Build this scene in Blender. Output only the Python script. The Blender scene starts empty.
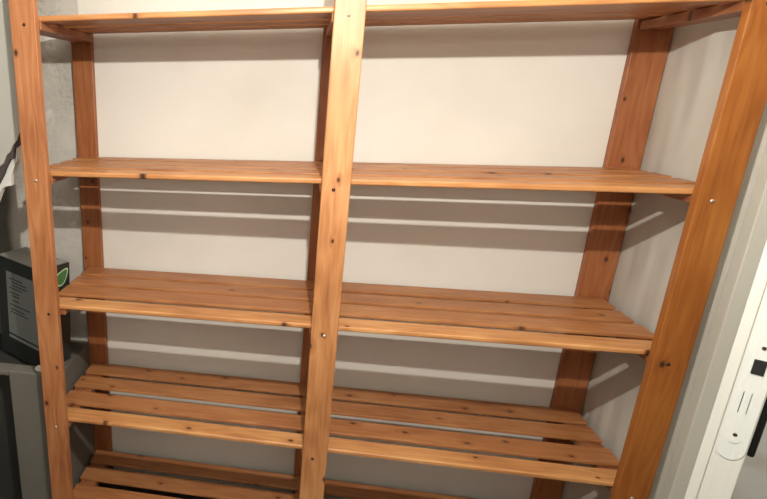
import bpy, bmesh, math, random
from mathutils import Matrix, Vector
random.seed(7)
S = bpy.context.scene
COL = S.collection

# ------------------------------------------------------------------ helpers
def link(name, bm, mat, parent=None, smooth=False):
    me = bpy.data.meshes.new(name)
    bmesh.ops.recalc_face_normals(bm, faces=bm.faces)
    bm.to_mesh(me); bm.free()
    if smooth:
        for p in me.polygons: p.use_smooth = True
    o = bpy.data.objects.new(name, me)
    COL.objects.link(o)
    me.materials.append(mat)
    if parent: o.parent = parent
    return o

def tag(o, label=None, cat=None, group=None, kind=None):
    if label: o['label'] = label
    if cat: o['category'] = cat
    if group: o['group'] = group
    if kind: o['kind'] = kind
    return o

def box(bm, x0, x1, y0, y1, z0, z1, bev=0.0, seg=2, mtx=None):
    r = bmesh.ops.create_cube(bm, size=1.0)
    vs = r['verts']
    m = Matrix.Translation(((x0+x1)/2, (y0+y1)/2, (z0+z1)/2)) @ Matrix.Diagonal((x1-x0, y1-y0, z1-z0, 1))
    bmesh.ops.transform(bm, matrix=m, verts=vs)
    allv = list(vs)
    if bev > 0:
        es = list({e for v in vs for e in v.link_edges})
        rr = bmesh.ops.bevel(bm, geom=es, offset=bev, segments=seg, profile=0.5, affect='EDGES')
        allv = list({v for f in rr['faces'] for v in f.verts} | {v for v in vs if v.is_valid})
    if mtx is not None:
        bmesh.ops.transform(bm, matrix=mtx, verts=allv)
    return allv

def cyl(bm, r, depth, mtx, seg=16, r2=None):
    rr = bmesh.ops.create_cone(bm, cap_ends=True, segments=seg, radius1=r, radius2=r if r2 is None else r2, depth=depth)
    bmesh.ops.transform(bm, matrix=mtx, verts=rr['verts'])

def prism(bm, pts, y0, y1):
    """polygon pts (x,z) extruded between y0 and y1"""
    a = [bm.verts.new((x, y0, z)) for x, z in pts]
    b = [bm.verts.new((x, y1, z)) for x, z in pts]
    bm.faces.new(a); bm.faces.new(b[::-1])
    n = len(pts)
    for i in range(n):
        bm.faces.new((a[i], b[i], b[(i+1) % n], a[(i+1) % n]))

# ------------------------------------------------------------------ materials
class NT:
    def __init__(self, name):
        self.m = bpy.data.materials.new(name); self.m.use_nodes = True
        self.t = self.m.node_tree; self.b = self.t.nodes['Principled BSDF']
    def n(self, typ, **kw):
        nd = self.t.nodes.new(typ)
        for k, v in kw.items():
            if hasattr(nd, k): setattr(nd, k, v)
            else: nd.inputs[k].default_value = v
        return nd
    def l(self, a, b): self.t.links.new(a, b)
    def math(self, op, a, b=None, clamp=False):
        nd = self.n('ShaderNodeMath', operation=op, use_clamp=clamp)
        for i, v in enumerate((a, b)):
            if v is None: continue
            if hasattr(v, 'links'): self.l(v, nd.inputs[i])
            else: nd.inputs[i].default_value = v
        return nd.outputs[0]
    def ramp(self, fac, stops):
        r = self.n('ShaderNodeValToRGB'); e = r.color_ramp.elements
        e[0].position, e[0].color = stops[0][0], (*stops[0][1], 1)
        e[1].position, e[1].color = stops[1][0], (*stops[1][1], 1)
        for p, c in stops[2:]:
            x = e.new(p); x.color = (*c, 1)
        self.l(fac, r.inputs[0]); return r.outputs[0]
    def mix(self, fac, a, b, blend='MIX'):
        m = self.n('ShaderNodeMix', data_type='RGBA', blend_type=blend)
        for s, v in ((m.inputs['Factor'], fac), (m.inputs['A'] if False else m.inputs[6], a), (m.inputs[7], b)):
            if hasattr(v, 'links'): self.l(v, s)
            elif isinstance(v, (int, float)): s.default_value = v
            else: s.default_value = (*v, 1)
        return m.outputs[2]
    def bump(self, h, strength=.3, dist=.002):
        b = self.n('ShaderNodeBump'); b.inputs['Strength'].default_value = strength; b.inputs['Distance'].default_value = dist
        self.l(h, b.inputs['Height']); self.l(b.outputs[0], self.b.inputs['Normal'])

def plain(name, col, rough=.5, metal=0.0):
    k = NT(name); k.b.inputs['Base Color'].default_value = (*col, 1)
    k.b.inputs['Roughness'].default_value = rough; k.b.inputs['Metallic'].default_value = metal
    nz = k.n('ShaderNodeTexNoise'); nz.inputs['Scale'].default_value = 14; nz.inputs['Detail'].default_value = 4
    c2 = tuple(c*.88 for c in col)
    k.l(k.mix(nz.outputs[0], c2, tuple(min(1, c*1.08) for c in col)), k.b.inputs['Base Color'])
    return k.m

def wood(name, along, flecks=0.0, tone=1.0, gr=1.0, bl=1.0):
    """varnished pine; along = 'x' 'y' or 'z' grain direction"""
    k = NT(name)
    tc = k.n('ShaderNodeTexCoord'); geo = k.n('ShaderNodeNewGeometry'); oi = k.n('ShaderNodeObjectInfo')
    rnd = k.math('ADD', k.math('MULTIPLY', geo.outputs['Random Per Island'], 37.0), k.math('MULTIPLY', oi.outputs['Random'], 23.0))
    sp = k.n('ShaderNodeSeparateXYZ'); k.l(tc.outputs['Object'], sp.inputs[0])
    ax = {'x': (0, 1, 2), 'y': (1, 0, 2), 'z': (2, 0, 1)}[along]
    u = k.math('ADD', sp.outputs[ax[0]], rnd)                     # along the grain
    v = k.math('ADD', sp.outputs[ax[1]], k.math('MULTIPLY', rnd, 1.7))
    w = sp.outputs[ax[2]]
    def vec(a, b, c):
        cb = k.n('ShaderNodeCombineXYZ')
        for i, q in enumerate((a, b, c)):
            if hasattr(q, 'links'): k.l(q, cb.inputs[i])
            else: cb.inputs[i].default_value = q
        return cb.outputs[0]
    # knots: sparse 2-D cells
    vo = k.n('ShaderNodeTexVoronoi', voronoi_dimensions='2D', feature='F1'); vo.inputs['Scale'].default_value = 1.0
    k.l(vec(k.math('MULTIPLY', u, 7.0), k.math('MULTIPLY', v, 11.0), 0.0), vo.inputs['Vector'])
    cs = k.n('ShaderNodeSeparateColor'); k.l(vo.outputs['Color'], cs.inputs[0])
    on = k.math('GREATER_THAN', cs.outputs[0], .52)
    size = k.math('ADD', .035, k.math('MULTIPLY', cs.outputs[1], .03))
    kd = k.math('DIVIDE', vo.outputs['Distance'], size)
    core = k.math('MULTIPLY', on, k.math('SUBTRACT', 1.0, k.math('SUBTRACT', kd, .45), clamp=True))
    halo = k.math('MULTIPLY', on, k.math('SUBTRACT', 1.0, k.math('MULTIPLY', kd, .26), clamp=True))
    # growth rings bend round the knots
    dn = k.n('ShaderNodeTexNoise'); dn.inputs['Scale'].default_value = 1.0; dn.inputs['Detail'].default_value = 2
    k.l(vec(k.math('MULTIPLY', u, 2.2), k.math('MULTIPLY', v, 16.0), k.math('MULTIPLY', w, 16.0)), dn.inputs['Vector'])
    ring = k.math('SINE', k.math('ADD', k.math('MULTIPLY', dn.outputs[0], 46.0), k.math('MULTIPLY', halo, 5.0)))
    fine = k.n('ShaderNodeTexNoise'); fine.inputs['Scale'].default_value = 1.0; fine.inputs['Detail'].default_value = 4
    k.l(vec(k.math('MULTIPLY', u, 7.0), k.math('MULTIPLY', v, 230.0), k.math('MULTIPLY', w, 230.0)), fine.inputs['Vector'])
    blot = k.n('ShaderNodeTexNoise'); blot.inputs['Scale'].default_value = 1.0; blot.inputs['Detail'].default_value = 3
    k.l(vec(k.math('MULTIPLY', u, 5.0), k.math('MULTIPLY', v, 9.0), k.math('MULTIPLY', w, 9.0)), blot.inputs['Vector'])
    f = k.math('ADD', k.math('ADD', k.math('MULTIPLY', ring, .07), k.math('MULTIPLY', fine.outputs[0], .40)), k.math('MULTIPLY', blot.outputs[0], .6))
    c = k.ramp(f, [(.22, (.31*tone, .115*tone*gr, .036*tone*bl)), (.78, (.66*tone, .345*tone*gr, .130*tone*bl)), (.5, (.52*tone, .228*tone*gr, .074*tone*bl))])
    # board to board tone
    isl = k.n('ShaderNodeTexWhiteNoise', noise_dimensions='1D'); k.l(rnd, isl.inputs['W'])
    c = k.mix(k.math('MULTIPLY', isl.outputs[0], .28), c, (.36*tone, .135*tone*gr, .042*tone*bl))
    c = k.mix(k.math('MULTIPLY', halo, .5), c, (.33*tone, .10*tone, .026*tone))
    c = k.mix(core, c, (.05, .018, .008))
    if flecks:
        fv = k.n('ShaderNodeTexVoronoi', voronoi_dimensions='3D'); fv.inputs['Scale'].default_value = 19
        k.l(tc.outputs['Object'], fv.inputs['Vector'])
        fc = k.n('ShaderNodeSeparateColor'); k.l(fv.outputs['Color'], fc.inputs[0])
        fn = k.n('ShaderNodeTexNoise'); fn.inputs['Scale'].default_value = 120
        k.l(tc.outputs['Object'], fn.inputs['Vector'])
        dd = k.math('ADD', fv.outputs['Distance'], k.math('MULTIPLY', fn.outputs[0], .16))
        on2 = k.math('MULTIPLY', k.math('GREATER_THAN', fc.outputs[0], 1-flecks), k.math('LESS_THAN', dd, .2))
        c = k.mix(k.math('MULTIPLY', on2, .75), c, (.80, .70, .55))
    k.l(c, k.b.inputs['Base Color'])
    k.b.inputs['Roughness'].default_value = .42
    k.b.inputs['Specular IOR Level'].default_value = .4
    k.bump(k.math('ADD', fine.outputs[0], k.math('MULTIPLY', ring, .25)), .22, .0012)
    return k.m

def plaster(name, col, stain, rough_amt=.15, scale=30, bscale=None, cracks=False, waves=False):
    k = NT(name); tc = k.n('ShaderNodeTexCoord')
    n1 = k.n('ShaderNodeTexNoise'); n1.inputs['Scale'].default_value = 2.6; n1.inputs['Detail'].default_value = 6
    n2 = k.n('ShaderNodeTexNoise'); n2.inputs['Scale'].default_value = scale; n2.inputs['Detail'].default_value = 6
    for q in (n1, n2): k.l(tc.outputs['Object'], q.inputs['Vector'])
    f = k.ramp(n1.outputs[0], [(.42, (0, 0, 0)), (.75, (1, 1, 1))])
    c = k.mix(f, col, stain)
    h = n2.outputs[0]
    if cracks:
        n3 = k.n('ShaderNodeTexNoise'); n3.inputs['Scale'].default_value = 9; n3.inputs['Detail'].default_value = 8; n3.inputs['Roughness'].default_value = .7
        k.l(tc.outputs['Object'], n3.inputs['Vector'])
        band = k.math('ABSOLUTE', k.math('SUBTRACT', n3.outputs[0], .5))
        crk = k.ramp(band, [(.0, (1, 1, 1)), (.006, (0, 0, 0))])
        gate = k.ramp(n1.outputs[0], [(.5, (0, 0, 0)), (.58, (1, 1, 1))])
        cg = k.math('MULTIPLY', crk, gate)
        c = k.mix(k.math('MULTIPLY', cg, .8), c, (.07, .06, .045))
        pale = k.ramp(n3.outputs[0], [(.58, (0, 0, 0)), (.66, (1, 1, 1))])
        c = k.mix(k.math('MULTIPLY', pale, .6), c, (.78, .76, .70))
        h = k.math('ADD', k.math('MULTIPLY', n2.outputs[0], .6), k.math('MULTIPLY', n3.outputs[0], 1.6))
    if waves:
        mp = k.n('ShaderNodeMapping'); mp.inputs['Scale'].default_value = (1, 9, 2.2); mp.inputs['Rotation'].default_value = (.35, 0, 0)
        k.l(tc.outputs['Object'], mp.inputs[0])
        n4 = k.n('ShaderNodeTexNoise'); n4.inputs['Scale'].default_value = 1.2; n4.inputs['Detail'].default_value = 1
        k.l(mp.outputs[0], n4.inputs['Vector'])
        h = k.math('ADD', k.math('MULTIPLY', h, .1), k.math('MULTIPLY', n4.outputs[0], 9.0))
    if cracks:                                     # post's shadow inside the hole, painted into the plaster colour
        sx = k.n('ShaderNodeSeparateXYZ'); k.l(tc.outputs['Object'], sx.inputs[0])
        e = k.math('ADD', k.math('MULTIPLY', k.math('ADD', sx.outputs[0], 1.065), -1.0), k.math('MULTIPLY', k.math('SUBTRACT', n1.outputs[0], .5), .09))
        post_shade = k.math('MULTIPLY', k.ramp(e, [(.0, (0, 0, 0)), (.025, (1, 1, 1))]), k.math('LESS_THAN', sx.outputs[2], 1.36))
        c = k.mix(k.math('MULTIPLY', post_shade, .85), c, (.10, .10, .085))
    k.l(c, k.b.inputs['Base Color']); k.b.inputs['Roughness'].default_value = .85
    k.b.inputs['Specular IOR Level'].default_value = .25
    k.bump(h, rough_amt, .004)
    return k.m

M = {}
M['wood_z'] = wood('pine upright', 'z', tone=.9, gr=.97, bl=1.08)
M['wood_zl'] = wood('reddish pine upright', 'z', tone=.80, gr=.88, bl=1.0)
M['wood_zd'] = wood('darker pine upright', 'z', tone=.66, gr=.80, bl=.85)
M['wood_zr'] = wood('deep orange pine upright', 'z', tone=.68, gr=.76, bl=.42)
M['wood_x'] = wood('pine slat', 'x', tone=.80, gr=.93)
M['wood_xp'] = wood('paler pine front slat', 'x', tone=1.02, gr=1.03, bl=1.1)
M['wood_xf'] = wood('pine slat paint flecked', 'x', flecks=.10, tone=.80, gr=.93)
M['wood_y'] = wood('pine cleat', 'y', tone=.6, gr=.85)
M['cream'] = plaster('cream painted wall', (.75, .715, .64), (.67, .63, .55), .12, 40)
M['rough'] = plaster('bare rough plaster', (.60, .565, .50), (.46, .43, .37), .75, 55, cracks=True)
M['grey'] = plaster('smooth grey wall paint', (.40, .385, .335), (.36, .345, .30), .08, 30)
M['side'] = plaster('grey side wall plaster', (.56, .53, .46), (.47, .44, .38), .5, 40, waves=True)
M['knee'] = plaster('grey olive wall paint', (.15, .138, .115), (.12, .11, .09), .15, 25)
M['absorber'] = plaster('dark bounce absorber', (.10, .09, .08), (.08, .072, .064), .1, 30)  # for the added panels that soak up low fill
M['void_shade'] = plaster('dark masonry void shade', (.045, .043, .038), (.03, .03, .026), .3, 30)  # shade of the opening put into the base colour
M['room'] = plaster('room paint', (.84, .83, .80), (.81, .80, .77), .1, 30)
M['floor'] = plaster('floor', (.07, .06, .048), (.05, .045, .036), .1, 20)
M['floor2'] = plaster('pale worn floor', (.46, .42, .35), (.30, .23, .15), .1, 20)
M['door'] = plain('white door paint', (.49, .48, .42), .5)
M['jamb'] = plaster('painted door casing', (.60, .57, .48), (.56, .53, .44), .06, 30)
M['plate'] = plain('painted faceplate', (.51, .515, .47), .45)
M['black'] = plain('black metal', (.015, .015, .014), .35)
M['bluewall'] = plain('pale blue wall', (.46, .48, .47), .8)
M['screw'] = plain('pale screw head', (.55, .47, .38), .35, .5)
M['darkscrew'] = plain('dark screw head', (.06, .035, .02), .4, .4)
M['carton'] = plain('black carton board', (.022, .025, .024), .4)
M['cartontop'] = plain('grey carton top flap', (.30, .30, .27), .7)  # top tinted a lighter grey than the black sides
M['label'] = plain('pale grey label', (.20, .21, .195), .6)
M['print'] = plain('dark print', (.02, .022, .022), .6)
M['leaf'] = plain('green leaf print', (.06, .16, .045), .5)
M['leafline'] = plain('pale green outline', (.45, .60, .38), .5)
M['rubble'] = plain('broken white plaster', (.66, .64, .58), .95)
M['torn'] = plain('dark torn paint backing', (.06, .05, .045), .95)

# ------------------------------------------------------------------ dimensions (metres)
ZS = [1.7905, 1.4092, 1.0293, .6568, .2828]      # slat tops
FLOOR = .15
T = .009
YB = .39                                          # back wall
PX = [(-.803, -.736), (-.032, .035), (.741, .813)]

# ------------------------------------------------------------------ the shelving unit
unit = bpy.data.objects.new('shelving_unit', None); COL.objects.link(unit)
unit.location = (0, .19, FLOOR)
tag(unit, 'empty orange pine shelving unit of slatted shelves in two bays against the cream wall', 'shelving unit')
UL = Vector(unit.location)

def upright(x0, x1, y0, y1, top, mat='wood_z'):
    bm = bmesh.new()
    box(bm, x0-(x0+x1)/2, x1-(x0+x1)/2, y0-(y0+y1)/2, y1-(y0+y1)/2, 0, top-FLOOR, .0025, 2)
    o = link('post', bm, M[mat], unit)
    o.location = Vector(((x0+x1)/2, (y0+y1)/2, FLOOR)) - UL
    return o
fronts, backs = [], []
for i, (a, b) in enumerate(PX):
    fronts.append(upright(a, b, -.016, .006, 1.94, ('wood_zl', 'wood_z', 'wood_zr')[i]))
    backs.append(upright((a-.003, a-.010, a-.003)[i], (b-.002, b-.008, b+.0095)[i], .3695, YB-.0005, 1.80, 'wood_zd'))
def screw(post, dx, z, mat, r=.0042):
    bm = bmesh.new()
    cyl(bm, r, .0022, Matrix.Rotation(math.pi/2, 4, 'X'), 14)
    box(bm, -r*.75, r*.75, -.0016, -.0010, -.0005, .0005)
    o = link('screw', bm, M[mat], post, True)
    o.location = (dx, -.011-.0006, z-FLOOR)
for i, po in enumerate(fronts):
    for j, z in enumerate(ZS):
        dx = (.006, .0, -.004)[i] + random.uniform(-.006, .006)
        screw(po, dx, z-.022, 'screw' if (i + j) % 2 else 'darkscrew', .0036 if j == 0 else .0042)

SL = [(.0065, .067), (.0945, .169), (.1965, .267), (.2945, .3675)]
def slatted_shelf(z, xa, xb, row, side):
    bm = bmesh.new()
    for k, (y0, y1) in enumerate(SL):
        j = random.uniform(-.003, .003) if k else 0
        a = xa + random.uniform(0, .004); b = xb - random.uniform(0, .004)
        if row == 3 and k in (1, 2):
            j += -.003 if k == 1 else .004
        if row == 2: y0 -= .003
        dz = random.uniform(-.0012, .0012) if k else 0
        box(bm, a, b, y0+j, min(y1+j, .3685), z-(T if k else .0135)+dz, z+dz, .0016 if k else .004, 3)
    bmesh.ops.translate(bm, verts=bm.verts, vec=(-(xa+xb)/2, 0, -z))
    bm.faces.ensure_lookup_table()
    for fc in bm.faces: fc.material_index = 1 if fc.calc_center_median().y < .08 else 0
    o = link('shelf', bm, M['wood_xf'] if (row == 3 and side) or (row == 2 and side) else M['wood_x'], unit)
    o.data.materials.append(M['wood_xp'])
    o.location = Vector(((xa+xb)/2, 0, z)) - UL
    for m in (0, 1):
        c0, c1 = ((xa+.003, xa+.064 if side == 0 else xa+.034), (xb-.034 if side == 0 else xb-.062, xb-.002))[m]
        cb = bmesh.new()
        box(cb, c0-(xa+xb)/2, c1-(xa+xb)/2, .0085, .3685, -T-.024, -T-.0020, .002, 2)
        link('cleat', cb, M['wood_y'], o)
for r, z in enumerate(ZS):
    slatted_shelf(z, -.786 if r == 2 else -.797, -.0015, r, 0)
    slatted_shelf(z, .0015, .806, r, 1)

# ------------------------------------------------------------------ walls of the alcove
def struct(name, bm, mat, smooth=False):
    return tag(link(name, bm, mat, None, smooth), kind='structure')
bm = bmesh.new(); box(bm, -.785, .90, YB, YB+.1, FLOOR, 2.5); struct('wall_back', bm, M['cream'])
# rough, unevenly trowelled plaster left of the shelving
bm = bmesh.new()
nx, nz = 40, 150
vs = [[None]*(nz+1) for _ in range(nx+1)]
from mathutils import noise
for i in range(nx+1):
    for j in range(nz+1):
        x = -1.32 + (-.782+1.32)*i/nx; z = FLOOR + (2.5-FLOOR)*j/nz
        d = noise.noise((x*9, z*9, 0))*.006 + noise.noise((x*24, z*24, 3))*.003
        vs[i][j] = bm.verts.new((x, YB - .001 + min(.004, d) - (.0 if i < nx else -.002), z))
for i in range(nx):
    for j in range(nz):
        bm.faces.new((vs[i][j], vs[i+1][j], vs[i+1][j+1], vs[i][j+1]))
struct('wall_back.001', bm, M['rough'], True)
# right side wall with its front return (door side)
bm = bmesh.new(); box(bm, .825, .93, .032, YB, FLOOR, 2.5, .003); struct('wall_right', bm, M['side'])
bm = bmesh.new(); box(bm, .866, .93, .0, .0315, FLOOR, 2.25, .002); struct('trim_1', bm, M['jamb'])
# left front wall: upper sheet broken away along a diagonal
edge = [(-.806, 1.535), (-.818, 1.513), (-.829, 1.505), (-.838, 1.486), (-.851, 1.474), (-.861, 1.455), (-.872, 1.447), (-.884, 1.424), (-.898, 1.414), (-.915, 1.385), (-.935, 1.37), (-.96, 1.33), (-.99, 1.30), (-1.03, 1.24), (-1.08, 1.20), (-1.14, 1.12), (-1.2, 1.05)]
bm = bmesh.new(); prism(bm, [(-.806, 2.5)] + edge + [(-1.2, FLOOR), (-1.95, FLOOR), (-1.95, 2.5)], .03, .036); struct('wall_left', bm, M['grey'])
# crumbly render behind the paint, peeping out along the break
bm = bmesh.new()
low = [(x + random.uniform(-.006, .006), z - .008 - random.uniform(0, .016)) for x, z in edge]
prism(bm, [(-.8062, 1.58)] + [(max(-1.2, min(-.8062, x)), z) for x, z in low] + [(-1.2, 1.3)], .0365, .052); struct('wall_left.001', bm, M['torn'])
bm = bmesh.new()
pts = [(x + random.uniform(-.006, .006), z - .035 - random.uniform(0, .035)) for x, z in edge[4:12]]
prism(bm, [(edge[4][0], 1.50)] + pts + [(edge[11][0], 1.36)], .0525, .075); struct('wall_left.002', bm, M['rubble'])
# low wall under the hole
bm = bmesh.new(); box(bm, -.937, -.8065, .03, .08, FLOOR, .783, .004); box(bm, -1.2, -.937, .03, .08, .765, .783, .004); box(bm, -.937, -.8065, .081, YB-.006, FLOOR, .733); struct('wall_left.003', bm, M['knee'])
bm = bmesh.new(); box(bm, -1.2, -.9375, .11, YB-.006, FLOOR, .733); struct('void_shade_block', bm, M['void_shade'])  # dark block, its colour standing in for shade in the opening
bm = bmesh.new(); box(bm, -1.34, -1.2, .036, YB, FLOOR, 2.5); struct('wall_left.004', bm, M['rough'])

# ------------------------------------------------------------------ broken plaster lumps on the low wall
for i, (x, y, s, a, lab) in enumerate([(-.842, .052, .014, .4, 'larger lump of broken white plaster beside the black carton foot'),
                                  (-.820, .058, .010, 1.1, 'small plaster crumb on the low wall nearest the pine post')]):
    bm = bmesh.new()
    bmesh.ops.create_icosphere(bm, subdivisions=2, radius=s)
    for v in bm.verts:
        v.co *= 1 + .35*noise.noise(v.co*90 + Vector((i*3, 0, 0)))
        v.co.z = max(v.co.z*.75, -s*.45)
    o = link('plaster_lump', bm, M['rubble'])
    o.location = (x, y, .783 + s*.45); o.rotation_euler = (0, 0, a)
    tag(o, lab, 'rubble', 'plaster lumps on the low wall')

# ------------------------------------------------------------------ black carton in the hole
AZ, LEAN = math.radians(-26), math.radians(4)      # turned, and leaning on the shelf end
W1, W2, H = .22, .122, .352
ct = bpy.data.objects.new('carton', None); COL.objects.link(ct)
RC = Matrix.Rotation(AZ, 4, 'Z') @ Matrix.Rotation(LEAN, 4, 'Y')
near = Vector((-.872, .130, .735))                 # its near bottom corner
ct.matrix_world = Matrix.Translation(near - RC.to_3x3() @ Vector((W1/2, -W2/2, 0))) @ RC
tag(ct, 'black carton with grey text label and green leaf emblem behind the left pine post', 'box')
bm = bmesh.new(); box(bm, -W1/2, W1/2, -W2/2, W2/2, 0, H, .002); link('box_body', bm, M['carton'], ct)
bm = bmesh.new()
box(bm, -W1/2+.004, W1/2-.004, -W2/2+.004, -.0008, H, H+.0015, .0006)
box(bm, -W1/2+.004, W1/2-.004, .0008, W2/2-.004, H, H+.0015, .0006)
o = link('top_flap', bm, M['cartontop'], ct); o['label'] = 'grey top flaps'
bm = bmesh.new(); box(bm, -W1/2+.05, W1/2-.012, -W2/2-.0012, -W2/2, .088, H-.043); lb = link('text_label', bm, M['label'], ct); lb['label'] = 'pale grey label with dark text lines'
bm = bmesh.new()
z = H-.062
while z > .17:
    n = random.uniform(.04, .105)
    box(bm, -W1/2+.064 + random.choice((0, .012)), -W1/2+.064+n, -W2/2-.0017, -W2/2-.0012, z-.0035, z)
    z -= random.choice((.011, .011, .016))
link('text_lines', bm, M['print'], lb)
bm = bmesh.new()
box(bm, -W1/2+.05, W1/2-.012, -W2/2-.0012, -W2/2, .070, .080)
link('label_strip', bm, M['label'], ct)
# leaf emblem on the narrow side
def flat_poly(bm, pts, x):
    f = bm.faces.new([bm.verts.new((x, a, b)) for a, b in pts])
    r = bmesh.ops.extrude_face_region(bm, geom=[f])
    bmesh.ops.translate(bm, verts=[g for g in r['geom'] if isinstance(g, bmesh.types.BMVert)], vec=(.0004, 0, 0))
def leaf_pts(cy, cz, s, ang):
    o = []
    for q in range(24):
        t = 2*math.pi*q/24
        a, b = s*math.cos(t), s*.62*math.sin(t)*(1-.45*math.cos(t))
        o.append((cy + a*math.cos(ang)-b*math.sin(ang), cz + a*math.sin(ang)+b*math.cos(ang)))
    return o
bm = bmesh.new(); flat_poly(bm, leaf_pts(.028, H-.042, .034, .8), W1/2+.0001); flat_poly(bm, leaf_pts(-.024, H-.040, .022, 1.3), W1/2+.0001)
em = link('leaf_emblem', bm, M['leafline'], ct); em['label'] = 'green leaf emblem with pale outline'
bm = bmesh.new(); flat_poly(bm, leaf_pts(.028, H-.042, .028, .8), W1/2+.0006); flat_poly(bm, leaf_pts(-.024, H-.040, .016, 1.3), W1/2+.0006)
link('leaf_fill', bm, M['leaf'], em)

# ------------------------------------------------------------------ door, ajar, its lock edge towards the room
EL = Vector((.470, -.600, 0)); TH = .043
dl = Vector((.595, .804, 0)).normalized(); de = Vector((dl.y, -dl.x, 0))
door = bpy.data.objects.new('door_1', None); COL.objects.link(door)
tag(door, 'white door standing ajar with its lock edge facing out, right of the shelving', 'door', None, 'structure')
door.matrix_world = Matrix(((de.x, dl.x, 0, EL.x), (de.y, dl.y, 0, EL.y), (0, 0, 1, FLOOR+.01), (0, 0, 0, 1)))
# local: x = across the edge (0..TH), y = along the leaf away from the lock edge, z up
bm = bmesh.new(); box(bm, .0121, TH, 0, .66, 0, 2.0, .0015); link('door_leaf', bm, M['door'], door)
bm = bmesh.new(); box(bm, 0, .012, .006, .66, 0, 2.0, .0015); link('rebate_lip', bm, M['door'], door)
LZ = 1.279 - FLOOR - .01                            # latch height
def plate_outline(x0, x1, z0, z1, rz):
    r = (x1-x0)/2; cx = (x0+x1)/2; o = []
    for q in range(13):
        t = math.pi*q/12; o.append((cx + r*math.cos(t), z1-rz + rz*math.sin(t)))
    for q in range(13):
        t = math.pi + math.pi*q/12; o.append((cx + r*math.cos(t), z0+rz*.2 + rz*.2*math.sin(t)))
    return o
bm = bmesh.new(); prism(bm, plate_outline(.0140, .0415, LZ-.135, LZ+.135, .085), -.0010, 0)
fp = link('faceplate', bm, M['plate'], door)
bm = bmesh.new(); box(bm, .0225, .0345, -.0022, -.0010, LZ-.010, LZ+.010, .0005)
o = link('latch_bolt', bm, M['black'], fp); o['label'] = 'black latch bolt'
bm = bmesh.new()
box(bm, .0225, .0232, -.0016, -.0010, LZ-.066, LZ-.036); box(bm, .0302, .0307, -.0016, -.0010, LZ-.066, LZ-.036)
link('bolt_slot', bm, M['black'], fp)
for zz, rr in ((LZ+.026, .0022), (LZ-.098, .0024)):
    bm = bmesh.new(); cyl(bm, rr, .0012, Matrix.Translation((.0275, -.0013, zz)) @ Matrix.Rotation(math.pi/2, 4, 'X'), 12)
    link('plate_screw', bm, M['darkscrew'], fp)
bm = bmesh.new(); cyl(bm, .0062, .0008, Matrix.Translation((.0275, -.0013, LZ-.104)) @ Matrix.Rotation(math.pi/2, 4, 'X'), 20)
link('screw_ring', bm, M['plate'], fp)
hb = bmesh.new(); box(hb, TH, TH+.008, .025, .065, LZ-.135, LZ+.12, .003)
hd = link('door_handle', hb, M['black'], door); hd['label'] = 'black lever handle on its long plate'
bm = bmesh.new()
cyl(bm, .010, .05, Matrix.Translation((TH+.03, .045, LZ)) @ Matrix.Rotation(math.pi/2, 4, 'Y'), 16)
box(bm, TH+.040, TH+.058, .035, .150, LZ-.011, LZ+.011, .006, 3)
link('lever', bm, M['black'], hd, True)

# ------------------------------------------------------------------ the rest of the room (lights bounce off it)
def slab(name, x0, x1, y0, y1, z0, z1, mat): 
    bm = bmesh.new(); box(bm, x0, x1, y0, y1, z0, z1); return struct(name, bm, mat)
slab('floor', -2.05, 3.4, -2.9, .03, FLOOR-.1, FLOOR, M['floor'])
slab('floor.001', .93, 3.4, .03, 3.4, FLOOR-.1, FLOOR, M['floor2'])
slab('floor.002', -2.05, .93, .03, 3.4, FLOOR-.1, FLOOR, M['floor'])
slab('ceiling', -2.05, 3.4, -2.9, 3.4, 2.36, 2.6, M['room'])
slab('wall_left.005', -2.05, -1.95, -2.9, .036, FLOOR, 2.5, M['room'])
slab('wall_front', -2.05, 3.4, -2.1, -2.0, FLOOR, 2.5, M['room'])
slab('wall_right.001', 1.75, 3.3, -.04, .06, FLOOR, 2.5, M['room'])
slab('wall_right.002', .93, 1.75, -.04, .06, 2.25, 2.5, M['room'])
slab('wall_right.003', 1.9, 2.0, -2.8, -.04, FLOOR, 2.5, M['room'])
slab('wall_right.004', .90, .93, .39, 3.3, FLOOR, 2.5, M['bluewall'])
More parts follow.
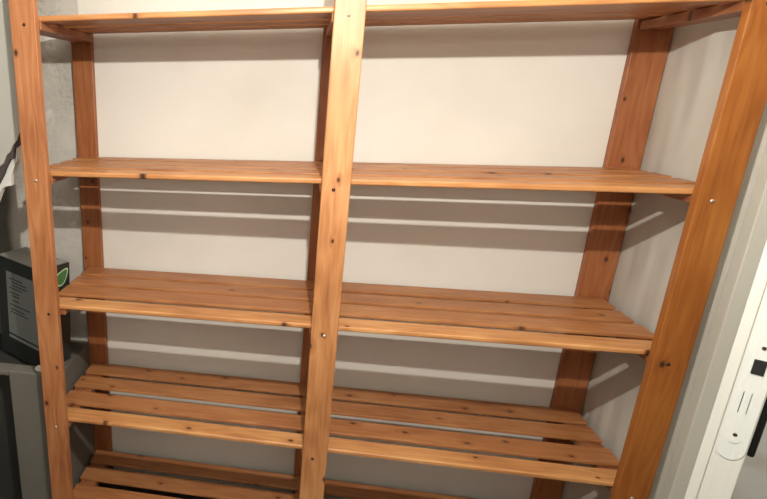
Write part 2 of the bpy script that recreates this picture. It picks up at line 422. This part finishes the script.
slab('wall_back.002', .93, 3.3, 3.3, 3.4, FLOOR, 2.5, M['bluewall'])
slab('wall_right.005', 3.3, 3.4, -.04, 3.3, FLOOR, 2.5, M['bluewall'])

slab('bounce_absorber_1', -1.95, 1.9, -1.999, -1.985, FLOOR, 1.15, M['absorber'])  # added dark panels out of view, cutting low bounce light
slab('bounce_absorber_2', -1.949, -1.935, -1.985, .03, FLOOR, 1.15, M['absorber'])
slab('bounce_absorber_3', 1.885, 1.899, -1.985, -.042, FLOOR, 1.15, M['absorber'])
# ------------------------------------------------------------------ light
def lamp(name, loc, power, col, r):
    d = bpy.data.lights.new(name, 'POINT'); d.energy = power; d.color = col; d.shadow_soft_size = r
    o = bpy.data.objects.new(name, d); o.location = loc; COL.objects.link(o); return o
lamp('ceiling_bulb', (0, -.9, 1.966), 63, (1, .96, .90), .010)
lamp('next_room_bulb', (2.2, 1.6, 2.1), 36, (.96, .98, 1), .05)
w = bpy.data.worlds.new('World'); S.world = w; w.use_nodes = True
w.node_tree.nodes['Background'].inputs[0].default_value = (1, .9, .78, 1)
w.node_tree.nodes['Background'].inputs[1].default_value = .0

# ------------------------------------------------------------------ camera (photo is an off-centre crop: lens shift)
f, cx, cy = 556.686, 181.865, 265.183
R = ((.97852961, .20607663, -.00349744), (.05814566, -.29229787, -.95455803), (-.19773439, .93385993, -.29800458))
cd = bpy.data.cameras.new('Camera'); cam = bpy.data.objects.new('Camera', cd); COL.objects.link(cam)
cd.sensor_fit = 'HORIZONTAL'; cd.sensor_width = 36; cd.lens = f/767*36
cd.shift_x = (383.5-cx)/767; cd.shift_y = (cy-249.5)/767
cd.clip_start = .02
m = Matrix.Identity(4)
for i in range(3):
    m[i][0] = R[0][i]; m[i][1] = -R[1][i]; m[i][2] = -R[2][i]
m[0][3], m[1][3], m[2][3] = -.08461366, -1.38015335, 1.61156389
cam.matrix_world = m
S.camera = cam

S.view_settings.view_transform = 'Standard'; S.view_settings.look = 'None'
S.view_settings.exposure = 0; S.view_settings.gamma = 1; S.view_settings.use_curve_mapping = False
